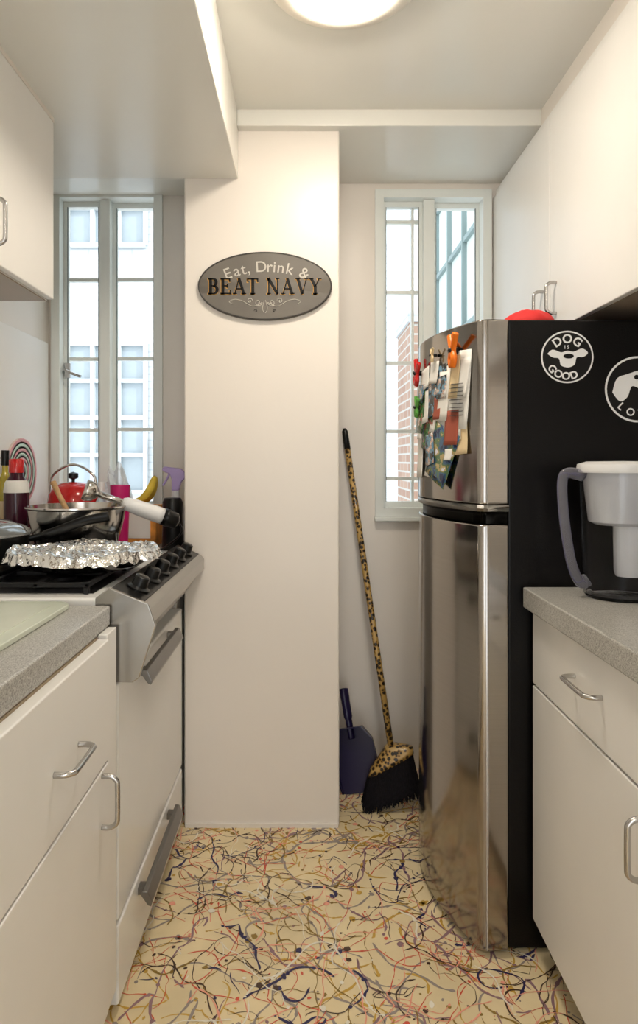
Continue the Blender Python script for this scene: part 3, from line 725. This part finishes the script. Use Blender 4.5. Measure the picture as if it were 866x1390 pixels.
# ------------------------------------------------------------------ broom and dustpan
br = empty('broom', (.22, 2.35, .7))
bt = Vector((.152, 2.505, 1.345)); bb = Vector((.305, 2.285, .195))
tube('handle', [bb+(bt-bb)*t for t in (0, .3, .6, .955)], .0115, M_leop, br, 16)
tube('handle_tip', [bb+(bt-bb)*t for t in (.93, .99, 1.0)], [.0125, .012, .006], M_black, br, 16)
def loft(nm, rings, m, parent, smooth=False):
    V, F = [], []; n = len(rings[0])
    for r in rings: V += r
    for j in range(len(rings)-1):
        for i in range(n): F.append((j*n+i, j*n+(i+1) % n, (j+1)*n+(i+1) % n, (j+1)*n+i))
    F.append(tuple(range(n))[::-1]); F.append(tuple((len(rings)-1)*n+i for i in range(n)))
    return mk(nm, V, F, m, smooth=smooth, parent=parent)
def ring(c, w, d, tilt, n=24, jag=0):
    out = []
    for i in range(n):
        a = 2*math.pi*i/n; ca, sa = math.cos(a), math.sin(a)
        u = w*math.copysign(abs(ca)**.6, ca); v_ = d*math.copysign(abs(sa)**.6, sa)
        out.append(Vector((c[0]+u*math.cos(tilt), c[1]+v_, c[2]+u*math.sin(tilt)+random.uniform(-jag, jag))))
    return out
tl = math.radians(28)
loft('ferrule', [ring((.309, 2.28, .204), .022, .018, tl*.3), ring((.310, 2.272, .186), .055, .022, tl*.8), ring((.305, 2.265, .165), .085, .025, tl), ring((.301, 2.260, .145), .092, .027, tl)], M_leop, br, True)
loft('bristles', [ring((.301, 2.260, .148), .089, .024, tl, 48), ring((.299, 2.25, .095), .094, .03, tl*.85, 48), ring((.300, 2.235, .042), .100, .036, tl*.72, 48, .003)], M_brist, br)
V, F = [], []
for i in range(700):
    u = random.uniform(-1, 1); v_ = random.uniform(-1, 1)
    x0, y0, z0 = .300+.088*u*math.cos(tl), 2.26+v_*.02, .14+.088*u*math.sin(tl)
    x1, y1, z1 = .300+.103*u, 2.232+v_*.04, max(.004, .034+.1*u*math.sin(tl*.72)+random.uniform(-.016, .002))
    b0 = len(V); w = .0012
    V += [(x0-w, y0, z0), (x0+w, y0, z0), (x1+w, y1, z1), (x1-w, y1, z1)]; F.append((b0, b0+1, b0+2, b0+3))
mk('bristle_fringe', V, F, M_brist, parent=br, fix=False)

dp = empty('dustpan', (.2, 2.36, .2))
ax = Matrix.Translation(Vector((.206, 2.32, .012))) @ Matrix.Rotation(math.radians(-10), 4, 'Y') @ Matrix.Rotation(math.radians(-14), 4, 'X') @ Matrix.Rotation(math.radians(-10), 4, 'Z')
def W(p_): return ax @ Vector((p_[0]*.78, p_[1], p_[2]*.95))
pv = [(-.085, 0, 0), (.085, 0, 0), (.098, 0, .10), (.09, 0, .19), (.055, 0, .235), (-.055, 0, .235), (-.09, 0, .19), (-.098, 0, .10)]
n = len(pv)
V = [W(q) for q in pv]+[W((q[0], .006, q[2])) for q in pv]
F = [tuple(range(n)), tuple(range(n, 2*n))[::-1]]+[(i, (i+1) % n, n+(i+1) % n, n+i) for i in range(n)]
mk('plate', V, F, M_navy, parent=dp)
V, F = [], []
order = [1, 2, 3, 4, 5, 6, 7, 0]; hs = [.006, .03, .05, .055, .055, .05, .03, .006]
for i, k in enumerate(order):
    q = pv[k]; V += [W((q[0], 0, q[2])), W((q[0]*1.05, -hs[i], q[2]+(.006 if 2 <= i <= 5 else 0)))]
for i in range(len(order)-1): F.append((2*i, 2*i+1, 2*i+3, 2*i+2))
o = mk('side_walls', V, F, M_navy, parent=dp, fix=False); md = o.modifiers.new('s', 'SOLIDIFY'); md.thickness = .004
tube('handle', [W(q) for q in smoothpath([(0, -.02, .20), (0, -.02, .28), (0, -.015, .35), (0, -.01, .385)])], [.014]*8+[.018]*8+[.019]*8+[.010], M_navy, dp, 14, flat=.8)

# ------------------------------------------------------------------ lights, world, camera
w = bpy.data.worlds.new('world'); S.world = w; w.use_nodes = True
bg = w.node_tree.nodes['Background']; bg.inputs[0].default_value = (.91, .96, 1.0, 1); bg.inputs[1].default_value = 3.2
sun = bpy.data.lights.new('sun', 'SUN'); sun.energy = 2.5; sun.angle = .02
so = bpy.data.objects.new('sun', sun); COL.objects.link(so)
so.rotation_euler = Vector((-.8, .5, -.6)).to_track_quat('-Z', 'Y').to_euler()

cam = bpy.data.cameras.new('camera'); co = bpy.data.objects.new('camera', cam); COL.objects.link(co)
co.location = (0, 0, 1.22); co.rotation_euler = (math.radians(90), 0, 0)
cam.sensor_fit = 'AUTO'; cam.sensor_width = 36; cam.lens = 36*866/1390
cam.shift_x = 18/1390; cam.shift_y = -70/1390; cam.clip_start = .02
S.camera = co
